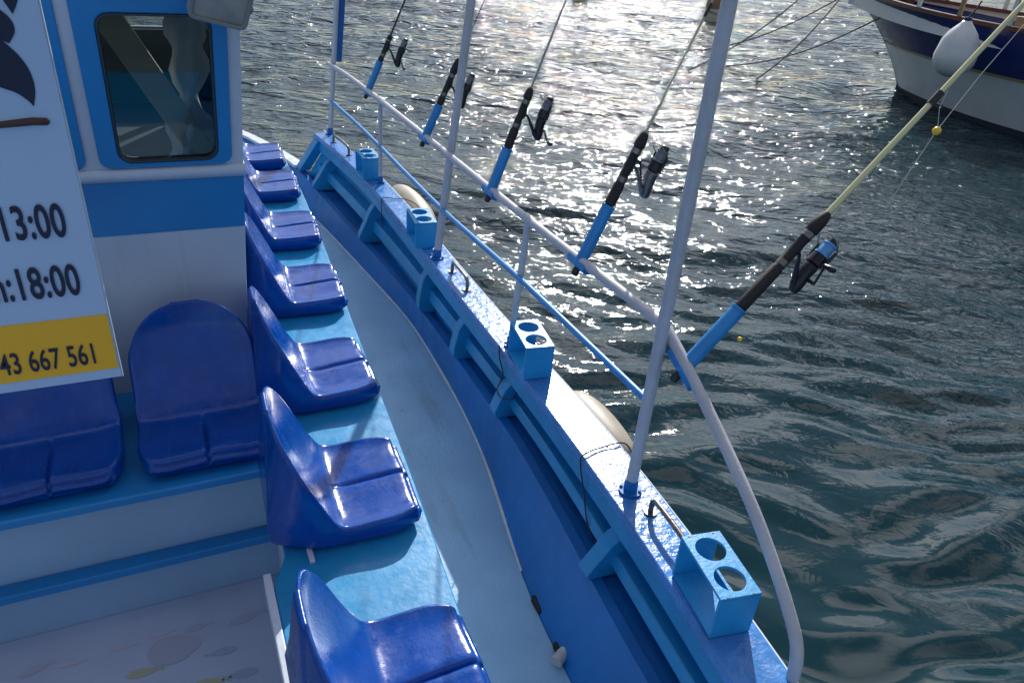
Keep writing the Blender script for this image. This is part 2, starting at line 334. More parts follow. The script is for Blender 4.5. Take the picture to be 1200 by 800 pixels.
# ================================================================== the fishing boat
XC = -.80                                               # centre line
F = curve([(-3.2, .10), (-2.4, .50), (-1, .76), (.5, .86), (1.2, .88), (1.55, .895), (1.825, .957), (2.22, 1.032), (2.78, 1.078), (3.49, 1.088), (4.28, .994), (4.98, .91), (5.7, .78), (6.6, .42), (7.4, -.1), (8.2, -.72)])
P = curve([(-3.2, .20), (-2.4, .62), (-1, .88), (.5, .96), (1.1, .985), (1.63, 1.027), (2.06, 1.06), (2.8, 1.086), (3.44, 1.095), (4.08, 1.054), (4.72, .99), (5.4, .92), (5.8, .87), (6.7, .55), (7.5, .0), (8.2, -.62)])
PZ = curve([(-3, .22), (1.1, .22), (1.63, .25), (2.06, .24), (2.8, .185), (3.44, .15), (4.08, .14), (4.7, .14), (5.4, .17), (5.8, .19), (8.2, .24)])
G = curve([(-3.2, .32), (-2.4, .72), (-1, .92), (.3, .985), (.743, 1.012), (.867, 1.036), (1.064, 1.057), (1.339, 1.074), (1.6, 1.087), (1.947, 1.098), (2.5, 1.10), (3.1, 1.10), (3.57, 1.107), (4.25, 1.104), (4.73, 1.085), (5.53, 1.00), (6.0, .93), (6.7, .68), (7.5, .13), (8.2, -.50)])
GW = curve([(-3, .14), (.7, .145), (1.6, .145), (2.5, .115), (4, .11), (5.0, .105), (5.6, .095), (9, .09)])
GZ = .50; YB0, YB1 = -3.1, 5.55
mir = lambda x: 2*XC-x
boat = thing('fishing_boat', 'blue and white open fishing boat with wheelhouse, bench and low bulwark', 'boat')
def yr(a, b, s=.1): n = max(2, int(round((b-a)/s))+1); return [a+(b-a)*i/(n-1) for i in range(n)]

def loft_strip(name, mat, a, b, sec, bevel=0, smooth=True, step=.1, parent=boat, side=0):
    """sec(y) -> list of (x,z) closed profile; side 0 starboard, 1 port"""
    mb = MB(); rows = []
    for y in yr(a, b, step):
        s = sec(y); rows.append([((mir(x) if side else x), y, z) for x, z in s])
    mb.grid(rows, close=True); n = len(rows[0]); o = 0
    mb.f.append(tuple(range(n))); mb.mi.append(0); mb.f.append(tuple((len(rows)-1)*n+k for k in range(n))); mb.mi.append(0)
    return mb.build(name, mat, parent, smooth=smooth, bevel=bevel, angle=30)

# outer hull shell, both sides
mb = MB(); mb_rows = []
def outx(y, z):
    o = G(y)+GW(y)-.03; t = max(0, (GZ-.03-z))
    o2 = o-.05*t-.10*t*t
    return XC+(o2-XC)*1.0
for side in (0, 1):
    rows = []
    for y in yr(-3.1, 8.15, .15):
        top = GZ-.032 if y <= YB1 else PZ(y)+.0
        prof = [(outx(y, z) if y <= YB1 else min(outx(y, z), P(y)+.055), z) for z in (top, .3 if top > .35 else top-.02, .1, -.1, -.3, -.5, -.8)]
        prof.append((XC+.02, -1.15))
        rows.append([((mir(max(x, XC+.01)) if side else max(x, XC+.01)), y, z) for x, z in prof])
    mb.grid(rows, flip=bool(side))
    if side == 0: first = [rows[0]]
    else: mb.grid([first[0], rows[0]])
mb.build('hull', M['trimblue'], boat, smooth=True)

# deck: grey painted walkway from bench to the waterway edge, both sides
mb = MB(); rows = []
for y in yr(-3.1, 8.1, .1): rows.append([(mir(max(F(y), XC+.02)), y, 0), (XC, y, 0.0), (max(F(y), XC+.02), y, 0)])
mb.grid(rows); mb.build('deck', M['deck'], boat)
# pale paint edge along the waterway
mb = MB(); rows = []
for y in yr(1.62, 5.3, .06):
    w = .005+.002*math.sin(y*7); rows.append([(F(y)-w, y, .004), (F(y)+.004, y, .006)])
mb.grid(rows); mb.build('paint_edge', M['edge'], boat)

RX = lambda y: G(y)+.085                               # inner face of the hull planking behind the frames
SZ = lambda y, t: PZ(y)+t*(GZ-.115-PZ(y))
SX = lambda y: P(y)*.45+G(y)*.55+.028
for side in (0, 1):
    loft_strip('lower_plank', M['plank'], -3.05, 8.05, lambda y: [(F(y), -.01), (F(y)+.01, .03), (P(y), PZ(y)), (P(y)+.035, PZ(y)+.002), (P(y)+.05, -.01)], side=side)
    loft_strip('covering_shelf', M['plank'], -3.05, YB1-.05, lambda y: [(P(y)+.034, PZ(y)-.012), (RX(y)+.02, PZ(y)-.012), (RX(y)+.02, PZ(y)-.03), (P(y)+.034, PZ(y)-.03)], side=side)
    loft_strip('hull_lining', M['cabblue'], -3.05, YB1-.02, lambda y: [(RX(y), PZ(y)-.02), (RX(y), GZ-.036), (RX(y)+.012, GZ-.036), (RX(y)+.012, PZ(y)-.02)], side=side)
    loft_strip('stringer', M['trimblue'], -3.05, YB1-.08, lambda y: [(SX(y)-.004, SZ(y, .30)), (SX(y)+.006, SZ(y, .58)), (RX(y)-.002, SZ(y, .60)), (RX(y)-.002, SZ(y, .30))], side=side, bevel=.004)
    loft_strip('beam_shelf', M['trimblue'], -3.05, YB1-.02, lambda y: [(G(y)+.004, GZ-.115), (G(y)+.006, GZ-.037), (RX(y)-.002, GZ-.037), (RX(y)-.002, GZ-.115)], side=side, bevel=.004)
    loft_strip('gunwale', M['gunwale'], -3.08, YB1, lambda y: [(G(y)-.008, GZ-.035), (G(y)-.008, GZ), (G(y)+GW(y), GZ+.002), (G(y)+GW(y), GZ-.035)], side=side, bevel=.006)
    loft_strip('rubbing_strake', M['white'], -3.08, YB1+.1, lambda y: [(G(y)+GW(y)-.028, GZ-.05), (G(y)+GW(y)+.012, GZ-.05), (G(y)+GW(y)+.012, GZ-.012), (G(y)+GW(y)+.0015, GZ-.008), (G(y)+GW(y)+.0015, GZ-.048)], side=side, bevel=.003)
    loft_strip('low_cap_rail', M['edge'], YB1+.18, 8.0, lambda y: [(P(y)-.012, PZ(y)+.004), (P(y)-.012, PZ(y)+.026), (P(y)+.075, PZ(y)+.026), (P(y)+.075, PZ(y)+.004)], side=side, bevel=.004)
# frames (ribs) of the bulwark, each a board with a swelling foot
def rib(y, side, t=.058):
    g = G(y); p = P(y); zp = PZ(y); top = GZ-.116
    h = top-zp; inner = [(g+.010, top), (g-.012+.1*(p-g), top-.16*h), (g-.020+.35*(p-g), top-.40*h), (g-.024+.75*(p-g), top-.68*h), (p-.022, zp+.16*h), (p-.012, zp+.04*h), (p+.006, zp+.003)]
    sm = smooth_path([(x, 0, z) for x, z in inner], 4); pts = [(q.x, q.z) for q in sm]+[(RX(y)-.001, zp-.008), (RX(y)-.001, top)]
    mb = MB(); f = (lambda x: mir(x)) if side else (lambda x: x)
    mb.prism(pts, lambda q: (f(q[0]), y-t/2, q[1]), lambda q: (f(q[0]), y+t/2, q[1]))
    mb.build('rib', M['trimblue'], boat, bevel=.004)
for y in (-2.3, -1.6, -.9, -.15, .6, 1.35, 2.23, 2.76, 3.30, 4.32, 5.28): rib(y, 0)
for y in (-2.3, -1.6, -.9, -.15, .6, 1.35, 2.23, 2.76, 3.30, 4.32, 5.28): rib(y, 1)
# sloping end board of the bulwark at the boarding gap
for side in (0, 1):
    f = (lambda x: mir(x)) if side else (lambda x: x)
    y = YB1; mb = MB()
    pts = [(G(y)-.004, GZ-.037), (P(y+.16)-.0, PZ(y)+.03), (P(y+.16)+.08, PZ(y)+.03), (G(y)+GW(y)-.02, GZ-.037)]
    def e0(q): return (f(q[0]), y-.11+(.16 if q[1] < .3 else 0), q[1])
    def e1(q): return (f(q[0]), y+.015+(.16 if q[1] < .3 else 0), q[1])
    mb.prism(pts, e0, e1); mb.build('end_board', M['trimblue'], boat, bevel=.005)

# scuppers at the foot of the lower plank
for y in (1.46, 1.27):
    mb = MB(); mb.box(F(y)-.003, F(y)+.03, y-.035, y+.035, -.004, .026); mb.build('scupper', M['dark'], boat, bevel=.008)  # solid block, near-black colour stands in for the shade in the drain hole
mb = MB(); mb.tube([(.86, 1.235, .022), (.885, 1.25, .024), (.93, 1.27, .02)], .02, 12); mb.build('drain_pipe', M['pvc'], boat, smooth=True)

# side bench
E = curve([(-1.2, .45), (.3, .455), (.9, .47), (1.2, .495), (1.66, .536), (2.09, .556), (2.5, .58), (2.93, .605), (3.62, .648), (4.3, .68), (5.0, .69), (5.4, .69)], .25)
BZ = .50
mb = MB(); top = []; bot = []
loft_strip('bench_top', M['bench'], -.9, 5.25, lambda y: [(.082 if y < 1.43 else .125, BZ-.028), (.082 if y < 1.43 else .125, BZ), (E(y), BZ), (E(y), BZ-.028)], bevel=.004)
loft_strip('bench_front', M['white'], -.88, 5.23, lambda y: [(E(y)-.045, .003), (E(y)-.045, BZ-.029), (E(y)-.015, BZ-.029), (E(y)-.015, .003)])
mb = MB(); mb.box(.096, .115, -.88, 1.42, .003, BZ-.029); mb.build('bench_back_panel', M['white'], boat)
mb = MB(); mb.box(.139, .155, 1.4205, 1.8945, .003, BZ-.029); mb.build('bench_back_panel', M['white'], boat)
mb = MB(); mb.box(.062, .0815, -.88, 1.425, BZ-.055, BZ+.008); mb.build('bench_trim', M['white'], boat, bevel=.003)
mb = MB(); mb.box(.180, .194, 1.425, 1.53, BZ+.001, BZ+.012); mb.build('bench_inset', M['white'], boat, bevel=.002)
# aft-facing bench in front of the wheelhouse
mb = MB(); mb.box(-1.78, .1245, 1.845, 2.398, BZ-.03, BZ-.001); mb.build('aft_bench_top', M['cabblue'], boat, bevel=.005)
mb = MB(); mb.box(-1.76, .150, 1.895, 1.92, .003, BZ-.031); mb.build('aft_bench_panel', M['panel'], boat)
mb = MB(); mb.box(-1.74, .138, 1.842, 1.893, .205, .235); mb.build('foot_rail', M['cabblue'], boat, bevel=.004)
# cockpit vinyl with printed fish
mb = MB(); mb.box(-1.72, .0955, -1.6, 1.8935, .003, .007); vin = mb.build('vinyl_flooring', M['vinyl'], boat)
mb = MB(); mb.box(.0825, .0945, -.85, 1.80, .008, .03); mb.build('floor_trim', M['edge'], boat, bevel=.003)
def fish(mb, cx, cy, L, a, mi):
    n = 12; pts = []
    for k in range(n): t = k/(n-1); pts.append((L*(t-.45), L*.17*math.sin(math.pi*t**.8)**.8))
    body = pts+[(L*.55, L*.012), (L*.72, L*.10), (L*.68, 0), (L*.72, -L*.10), (L*.55, -L*.012)]+[(x, -y) for x, y in pts[::-1][1:-1]]
    c, s = math.cos(a), math.sin(a); mb.cur = mi
    mb.add([(cx+x*c-y*s, cy+x*s+y*c, .0086) for x, y in body], [tuple(range(len(body)))])
mb = MB(); k = 0
for iy in range(32):
    for ix in range(15):
        cx = -1.6+ix*.118+(.06 if iy % 2 else 0)+random.uniform(-.02, .02); cy = -1.5+iy*.105+random.uniform(-.02, .02)
        if cx < .03 and cy < 1.84: fish(mb, cx, cy, random.uniform(.06, .105), random.choice((0, 0, math.pi))+random.uniform(-.15, .25), random.choice((0, 0, 1, 2, 2, 3))); k += 1
for (cx, cy) in ((-.20, 1.70), (-.70, 1.25)):
    mb.cur = 0; mb.add([(cx+.075*math.cos(a), cy+.05*math.sin(a)*(1-.3*math.cos(a)), .0090) for a in np.linspace(0, 6.28, 22)[:-1]], [tuple(range(21))])
fp = mb.build('fish_print', FISH, vin); tag(fp, kind='stuff')

# ------------------------------------------------------------------ wheelhouse
YW = 2.40
def shx(x, z): return x+.075*(z-1.05)*min(1, max(0, (x+.19)/.38))
def slab(name, mat, x0, x1, z0, z1, y0, y1, parent, bevel=.003):
    pts = [(x0, z0), (x1, z0), (x1, z1), (x0, z1)]
    mb = MB(); mb.prism(pts, lambda q: (shx(*q), y0, q[1]), lambda q: (shx(*q), y1, q[1])); return mb.build(name, mat, parent, bevel=bevel)
wall = slab('wheelhouse_wall', M['white'], -1.79, .19, .0, 1.06, YW, YW+.05, boat)
slab('blue_band', M['cabblue'], -1.79, .19, 1.0605, 1.224, YW-.0015, YW+.05, wall, 0)
mb = MB(); rows = []
for x in (-1.80, shx(.195, 1.25)):
    rows.append([(x, YW-.002-.011*math.sin(math.pi*k/8)**.7, 1.225+.040*k/8) for k in range(9)]+[(x, YW+.05, 1.265), (x, YW+.05, 1.225)])
mb.grid(rows, close=True); mb.f += [tuple(range(11)), tuple(range(11, 22))]; mb.mi += [0, 0]
mb.build('wall_moulding', M['white'], wall, smooth=True)
ZT = 2.16
def window_bay(x0, x1, wx0, wx1, wz0, wz1, fx0, fx1, fz0, fz1):
    hole = rrect(wx0, wx1, wz0, wz1, .035); outer = rrect(x0, x1, 1.2655, ZT, .001)
    y0, y1 = YW, YW+.05
    mb = MB(); mb.ring(outer, hole, lambda q: (shx(*q), y0, q[1]), lambda q: (shx(*q), y1, q[1])); mb.build('upper_wall', M['white'], wall)
    fr = rrect(fx0, fx1, fz0, fz1, .03)
    mb = MB(); mb.ring(fr, rrect(wx0-.001, wx1+.001, wz0-.001, wz1+.001, .035), lambda q: (shx(*q), y0-.012, q[1]), lambda q: (shx(*q), y0-.001, q[1])); w = mb.build('window_frame', M['cabblue'], wall, bevel=.004)
    g = rrect(wx0+.005, wx1-.005, wz0+.005, wz1-.005, .032)
    mb = MB(); mb.ring(hole, g, lambda q: (shx(*q), y0-.016, q[1]), lambda q: (shx(*q), y0+.03, q[1])); mb.build('gasket', M['rubber'], wall, bevel=.003)
    mb = MB(); mb.prism(g, lambda q: (shx(*q), y0+.010, q[1]), lambda q: (shx(*q), y0+.014, q[1])); mb.build('window_pane', M['glass'], wall)
window_bay(-.2025, .19, -.138, .120, 1.285, 1.690, -.188, .158, 1.270, 1.80)
window_bay(-.600, -.2027, -.53, -.275, 1.300, 1.690, -.585, -.222, 1.270, 1.80)
slab('upper_wall', M['white'], -1.79, -.6002, 1.2655, ZT, YW, YW+.05, wall)
# side and front walls, roof (starboard wall follows the seats; windows let daylight in)
def sidewall(x_at, name):
    mb = MB()
    for (a, b, z0, z1) in ((2.452, 4.9, 0, 1.30), (2.452, 2.75, 1.3005, ZT), (3.9, 4.9, 1.3005, ZT), (2.7505, 3.8995, 2.05, ZT)):
        q = []
        for z in (z0, z1):
            for y in (a, b):
                for dx in (0, -.04): q.append((x_at(y, z)+dx, y, z))
        mb.add(q, [(0, 1, 3, 2), (4, 6, 7, 5), (0, 4, 5, 1), (2, 3, 7, 6), (0, 2, 6, 4), (1, 5, 7, 3)])
    return mb.build(name, M['white'], boat)
xs = lambda y, z: shx(.19, z)-.002+.085*(y-2.4)/1.0*(1 if y < 3.5 else 1)*.9
sw = sidewall(xs, 'wheelhouse_side_wall')
sidewall(lambda y, z: mir(xs(y, z)), 'wheelhouse_side_wall')
for zz in ((0, 1.3), (1.85, ZT)):
    mb = MB(); mb.box(mir(.36), .36, 4.9, 4.94, *zz); mb.build('wheelhouse_front_wall', M['white'], boat)
for xq in (-1.9, -1.28, -.32, .30):
    mb = MB(); mb.box(xq-.03, xq+.03, 4.9, 4.94, 1.3005, 1.8495); mb.build('front_mullion', M['white'], boat)
mb = MB(); mb.box(mir(.48), .48, 2.36, 5.05, ZT+.001, ZT+.05); mb.build('wheelhouse_roof', M['cabblue'], boat, bevel=.01)
mb = MB(); mb.box(mir(.34), .34, 4.86, 4.885, .9, 1.29); mb.build('interior_shade_panel', M['dkteal'], boat)  # added dark panel, its colour makes the wheelhouse interior look shaded
mb = MB(); mb.box(mir(.14), .14, 2.48, 4.88, .85, .89); mb.build('wheelhouse_shelf', M['interior'], boat)

# things seen through the window
mb = MB(); m4 = Matrix.Translation((-.005, 2.56, 1.46)) @ Matrix.Rotation(R(-27), 4, 'Y')
mb.box(-.040, .040, -.012, .012, -.26, .30, m4)
o = mb.build('leaning_board', M['board'], None, bevel=.004); tag(o, 'beige board leaning diagonally behind the wheelhouse window', 'board')
mb = MB(); rows = []
for i in range(15):
    t = i/14; z = 1.18+.50*t; rr = .055+.022*math.sin(t*9)+.012*math.sin(t*23)
    if t > .72: rr *= .62
    rows.append([(.085+.03*(t-.5)+rr*(1+.25*math.sin(3*a+t*11))*math.cos(a), 2.60+.7*rr*(1+.2*math.sin(5*a-t*8))*math.sin(a), z) for a in np.linspace(0, 2*math.pi, 25)[:-1]])
mb.grid(rows, close=True); mb.f += [tuple(range(24))[::-1], tuple(range(14*24, 15*24))]; mb.mi += [0, 0]
o = mb.build('plastic_bag', M['cloth'], None, smooth=True, angle=80); tag(o, 'crumpled pale plastic bag hanging inside the wheelhouse window', 'bag')

# grab handles on the gunwale
for (y0, y1, dx) in ((1.29, 1.08, .075), (3.02, 2.82, .05), (5.28, 4.96, .05)):
    a = Vector((G(y0)+dx, y0, GZ+.001)); b = Vector((G(y1)+dx, y1, GZ+.001)); h = .055
    pts = [a, a+Vector((0, 0, h*.6)), a.lerp(b, .04)+Vector((0, 0, h*.88)), a.lerp(b, .12)+Vector((0, 0, h)), a.lerp(b, .5)+Vector((0, 0, h*1.04)), a.lerp(b, .88)+Vector((0, 0, h)), a.lerp(b, .96)+Vector((0, 0, h*.88)), b+Vector((0, 0, h*.6)), b]
    mb = MB(); mb.tube(smooth_path(pts, 4), .0085, 10)
    for q in (a, b): mb.tube([q+Vector((0, 0, .0005)), q+Vector((0, 0, .005))], .02, 14)
    mb.build('grab_handle', M['steel'], boat, smooth=True)

# ================================================================== railing
rail = thing('boat_railing', 'white tube railing with blue lower rail and rod holders along the gunwale', 'railing')
TR = [(1.116, 5.55, .985), (1.150, 5.1, .99), (1.165, 4.645, .994), (1.168, 4.35, 1.0), (1.172, 3.52, 1.011), (1.172, 2.67, 1.024), (1.170, 2.30, 1.031), (1.171, 1.90, 1.042), (1.170, 1.52, 1.055), (1.170, 1.435, 1.056), (1.170, 1.375, 1.034), (1.170, 1.19, .935), (1.170, .973, .802), (1.170, .844, .699), (1.168, .770, .632), (1.164, .728, .588), (1.160, .708, .545), (1.156, .70, .500)]
path = smooth_path(TR, 6)
mb = MB(); mb.tube(path, .0155, 16); mb.build('top_rail', M['rail'], rail, smooth=True)
LR = [(1.118, 5.55, .735), (1.150, 4.9, .73), (1.163, 4.35, .728), (1.160, 3.8, .735), (1.152, 3.20, .752), (1.150, 2.75, .775), (1.146, 2.30, .803), (1.144, 1.8, .818), (1.142, 1.395, .829)]
mb = MB(); mb.tube(smooth_path(LR, 6), .0115, 12); mb.build('lower_rail', M['railblue'], rail, smooth=True)
def post(name, b, t, r, foot=True, ball=None):
    mb = MB(); mb.tube([b, t], r, 14); mb.build(name, M['rail'], rail, smooth=True)
    if foot:
        mb = MB(); b = Vector(b); mb.tube([b+Vector((0, 0, .001)), b+Vector((0, 0, .007))], r*2.0, 18); mb.tube([b+Vector((0, 0, .007)), b+Vector((0, 0, .045))], r*1.18, 14)
        for k in range(4):
            a = R(45+90*k); c = b+Vector((math.cos(a)*r*1.6, math.sin(a)*r*1.6, .007)); mb.tube([c, c+Vector((0, 0, .006))], .005, 6)
        mb.build('post_foot', M['plank'], rail, smooth=True)
post('tall_post', (1.138, 1.393, .5015), (1.141, 1.393, 2.45), .0180)
post('tall_post', (1.134, 3.197, .5015), (1.340, 3.197, 2.45), .0190)
post('tall_post', (1.100, 5.50, .5015), (1.270, 5.55, 2.2), .0170)
post('stanchion', (1.138, 2.304, .5015), (1.168, 2.304, 1.028), .0130)
post('stanchion', (1.163, 4.349, .5015), (1.168, 4.349, .998), .0130)
for cx, cy, cz, ax in ((1.171, 2.304, 1.031, .035), (1.169, 4.349, 1.0, .035), (1.170, 1.47, 1.056, .03), (1.172, 3.17, 1.016, .03)):
    mb = MB(); mb.tube([(cx, cy-ax, cz), (cx, cy-ax*.8, cz), (cx, cy+ax*.8, cz), (cx, cy+ax, cz)], [.0168, .0188, .0188, .0168], 14); mb.build('rail_collar', M['rail'], rail, smooth=True)
mb = MB(); mb.tube([(1.192, 5.56, 1.0), (1.27, 5.56, 1.75)], .024, 14); mb.build('rod_holder', M['plank'], rail, smooth=True)

# ================================================================== rods
RODS = [  # base on the rail, direction (x,z), holder length, grip end, reel seat, blank material, blank radius, blank length
    ((1.170, 4.645, .985), (.41, .912), .195, .36, .285, 'blank_dark', .006, 1.9, 'reel', 'spoolgrey', 'dark fishing rod in the farthest holder, by the far end post'),
    ((1.170, 3.522, 1.003), (.405, .914), .175, .41, .28, 'blank_dark', .0022, 1.7, 'reel', 'spoolgrey', 'fishing rod with its reel half hidden behind the middle tall post'),
    ((1.170, 2.669, 1.017), (.335, .942), .185, .43, .33, 'blank_grey', .0042, 2.1, 'reel', 'spoolgrey', 'fishing rod with grey blank just right of the middle tall post'),
    ((1.170, 1.908, 1.034), (.385, .923), .205, .45, .345, 'blank_olive', .0042, 2.1, 'reel_silver', 'spoolgrey', 'fishing rod with silver reel left of the nearest tall post'),
    ((1.170, 1.315, .985), (.664, .748), .215, .545, .425, 'blank_yellow', .0085, 2.2, 'reel', 'spool', 'nearest fishing rod with pale yellow blank and blue line spool'),
]
for i, (b, d, hl, ge, rs, bm, br, bl, rb, sp, lab) in enumerate(RODS):
    b = Vector(b); dz = Vector((d[0], 0, d[1])).normalized(); ex = Vector((dz.z, 0, -dz.x)); ey = Vector((0, 1, 0))
    rot = Matrix((ex, dz.cross(ex), dz)).transposed()
    # holder tube belongs to the railing
    mb = MB(); o0 = b-dz*.012; mb.tube([o0, b+dz*hl], .0205, 16); mb.tube([b+dz*(hl-.006), b+dz*hl*1.004], .0225, 16)
    ty = Vector((0, .055, 0 if i < 4 else .024)); mb.tube([b-ty, b+ty], .0195, 14)
    mb.build('rod_holder', M['railblue'], rail, smooth=True)
    rod = thing('fishing_rod', lab, 'fishing rod', b-dz*.055, rot.to_euler(), 'fishing rods standing in the rail holders')
    z0 = .055
    mb = MB(); mb.tube([(0, 0, .010), (0, 0, .016), (0, 0, .03), (0, 0, z0-.02)], [.009, .012, .0125, .010], 12); mb.build('butt_cap', M['darkplastic'], rod, smooth=True)
    mb = MB(); gz = lambda a: z0+a
    mb.tube([(0, 0, .03), (0, 0, gz(hl-.01)), (0, 0, gz(hl+.002)), (0, 0, gz(hl+.005)), (0, 0, gz(rs-.07)), (0, 0, gz(rs-.065)), (0, 0, gz(rs+.055)), (0, 0, gz(rs+.06)), (0, 0, gz(ge-.03)), (0, 0, gz(ge-.008)), (0, 0, gz(ge))],
            [.010, .012, .0135, .0175, .0175, .0145, .0145, .0185, .0175, .014, .009], 14); mb.build('grip', M['black'], rod, smooth=True)
    for a in (rs-.05, rs+.045):
        mb = MB(); mb.tube([(0, 0, gz(a-.008)), (0, 0, gz(a+.008))], .0155, 14); mb.build('reel_seat_ring', M['steel'], rod, smooth=True)
    mb = MB(); mb.tube([(0, 0, gz(ge-.01)), (0, 0, gz(ge+.6)), (0, 0, gz(ge+bl))], [br, br*.75, br*.3], 10); bo = mb.build('blank', M[bm], rod, smooth=True)
    for gq in (.38, .95, 1.4):
        mb = MB(); rr = .017-.006*gq
        if br < .003: rr *= .4
        ring = [(.006+rr+rr*math.cos(a), rr*math.sin(a), gz(ge+gq)) for a in np.linspace(0, 6.283, 17)]
        mb.tube(ring, .0013, 6, cap=False); mb.tube([(0, 0, gz(ge+gq-.02)), (0, 0, gz(ge+gq+.02))], br*1.2, 8); mb.build('line_guide', M['darkplastic'], bo, smooth=True)
    # spinning reel: foot, curved stem, gear body, rotor, spool, bail, handle
    re = MB(); s = gz(rs)
    re.tube([(.0145, 0, s-.035), (.019, 0, s-.01), (.019, 0, s+.01), (.0145, 0, s+.035)], [.003, .006, .006, .003], 8)
    re.tube(smooth_path([(.018, 0, s), (.035, 0, s-.004), (.065, 0, s-.030), (.095, 0, s-.060), (.118, 0, s-.078)], 4), [.006]*8+[.008]*5+[.011]*4, 10)
    ro = re.build('reel', M[rb], rod, smooth=True)
    re = MB(); re.tube(smooth_path([(.128, 0, s-.090), (.126, 0, s-.075), (.118, 0, s-.045), (.112, 0, s-.015), (.112, 0, s+.012)], 4), [.006, .012, .016, .017, .019, .020, .021, .0215, .022, .022, .022, .022, .023, .023, .024, .024, .020], 16)
    re.build('gear_body', M[rb], ro, smooth=True)
    re = MB(); re.tube([(.112, 0, s+.012), (.112, 0, s+.014), (.112, 0, s+.046), (.112, 0, s+.048)], [.016, .028, .026, .016], 18)
    for sg in (-1, 1): re.tube([(.112, sg*.028, s+.020), (.112, sg*.036, s+.045), (.112, sg*.037, s+.078)], [.006, .0055, .005], 8)
    re.build('rotor', M['reel'], ro, smooth=True)
    re = MB(); re.tube([(.112, 0, s+.048), (.112, 0, s+.050), (.112, 0, s+.056), (.112, 0, s+.057), (.112, 0, s+.088), (.112, 0, s+.089), (.112, 0, s+.094)], [.018, .026, .026, .021, .021, .025, .024], 18)
    re.build('spool', M[sp], ro, smooth=True)
    re = MB(); re.tube([(.112, 0, s+.094), (.112, 0, s+.110), (.112, 0, s+.114)], [.017, .016, .010], 14); re.build('drag_knob', M['darkplastic'], ro, smooth=True)
    re = MB(); re.tube(smooth_path([(.112, -.040, s+.078), (.080, -.036, s+.098), (.066, 0, s+.108), (.080, .036, s+.098), (.112, .040, s+.078)], 5), .0024, 8); re.build('bail_wire', M['steel'], ro, smooth=True)
    hs = -1 if i % 2 == 0 else 1
    re = MB(); re.tube([(.118, 0, s-.035), (.118, .05*hs, s-.035)], .006, 8); re.tube([(.118, .05*hs, s-.035), (.085 if i >= 3 else .15, .060*hs, s+(.02 if i >= 3 else -.075))], .0042, 8)
    kx, kz = (.085, .02) if i >= 3 else (.15, -.075)
    re.tube([(kx, .058*hs, s+kz), (kx, .085*hs, s+kz), (kx, .098*hs, s+kz)], [.006, .011, .008], 10); re.build('crank_handle', M['reel'], ro, smooth=True)
    ro.scale = (.86, .86, .86); ro.location = (0, 0, s*.14)
    if i == 4:   # slack line with yellow bead
        inv = (Matrix.Translation(b-dz*.055) @ rot.to_4x4()).inverted()
        wp = [(2.25, 1.31, 2.10), (1.988, 1.30, 1.850), (1.900, 1.30, 1.735), (1.812, 1.30, 1.600), (1.752, 1.30, 1.470), (1.720, 1.30, 1.395)]
        mb = MB(); mb.tube([inv @ Vector(q) for q in wp], .0011, 6); mb.build('fishing_line', M['line'], rod)
        wp = [(1.800, 1.30, 1.700), (1.792, 1.30, 1.655), (1.812, 1.30, 1.605)]
        mb = MB(); mb.tube([inv @ Vector(q) for q in wp], .0009, 6); mb.build('leader_loop', M['line'], rod)
        for q, rr in (((1.812, 1.30, 1.598), .0115), ((1.306, 1.28, 1.072), .007)):
            mb = MB(); c = inv @ Vector(q); mb.tube([c+Vector((0, 0, -rr)), c+Vector((0, 0, -rr*.6)), c, c+Vector((0, 0, rr*.6)), c+Vector((0, 0, rr))], [rr*.2, rr*.8, rr, rr*.8, rr*.2], 12); mb.build('yellow_bead', M['yellow'], rod, smooth=True)

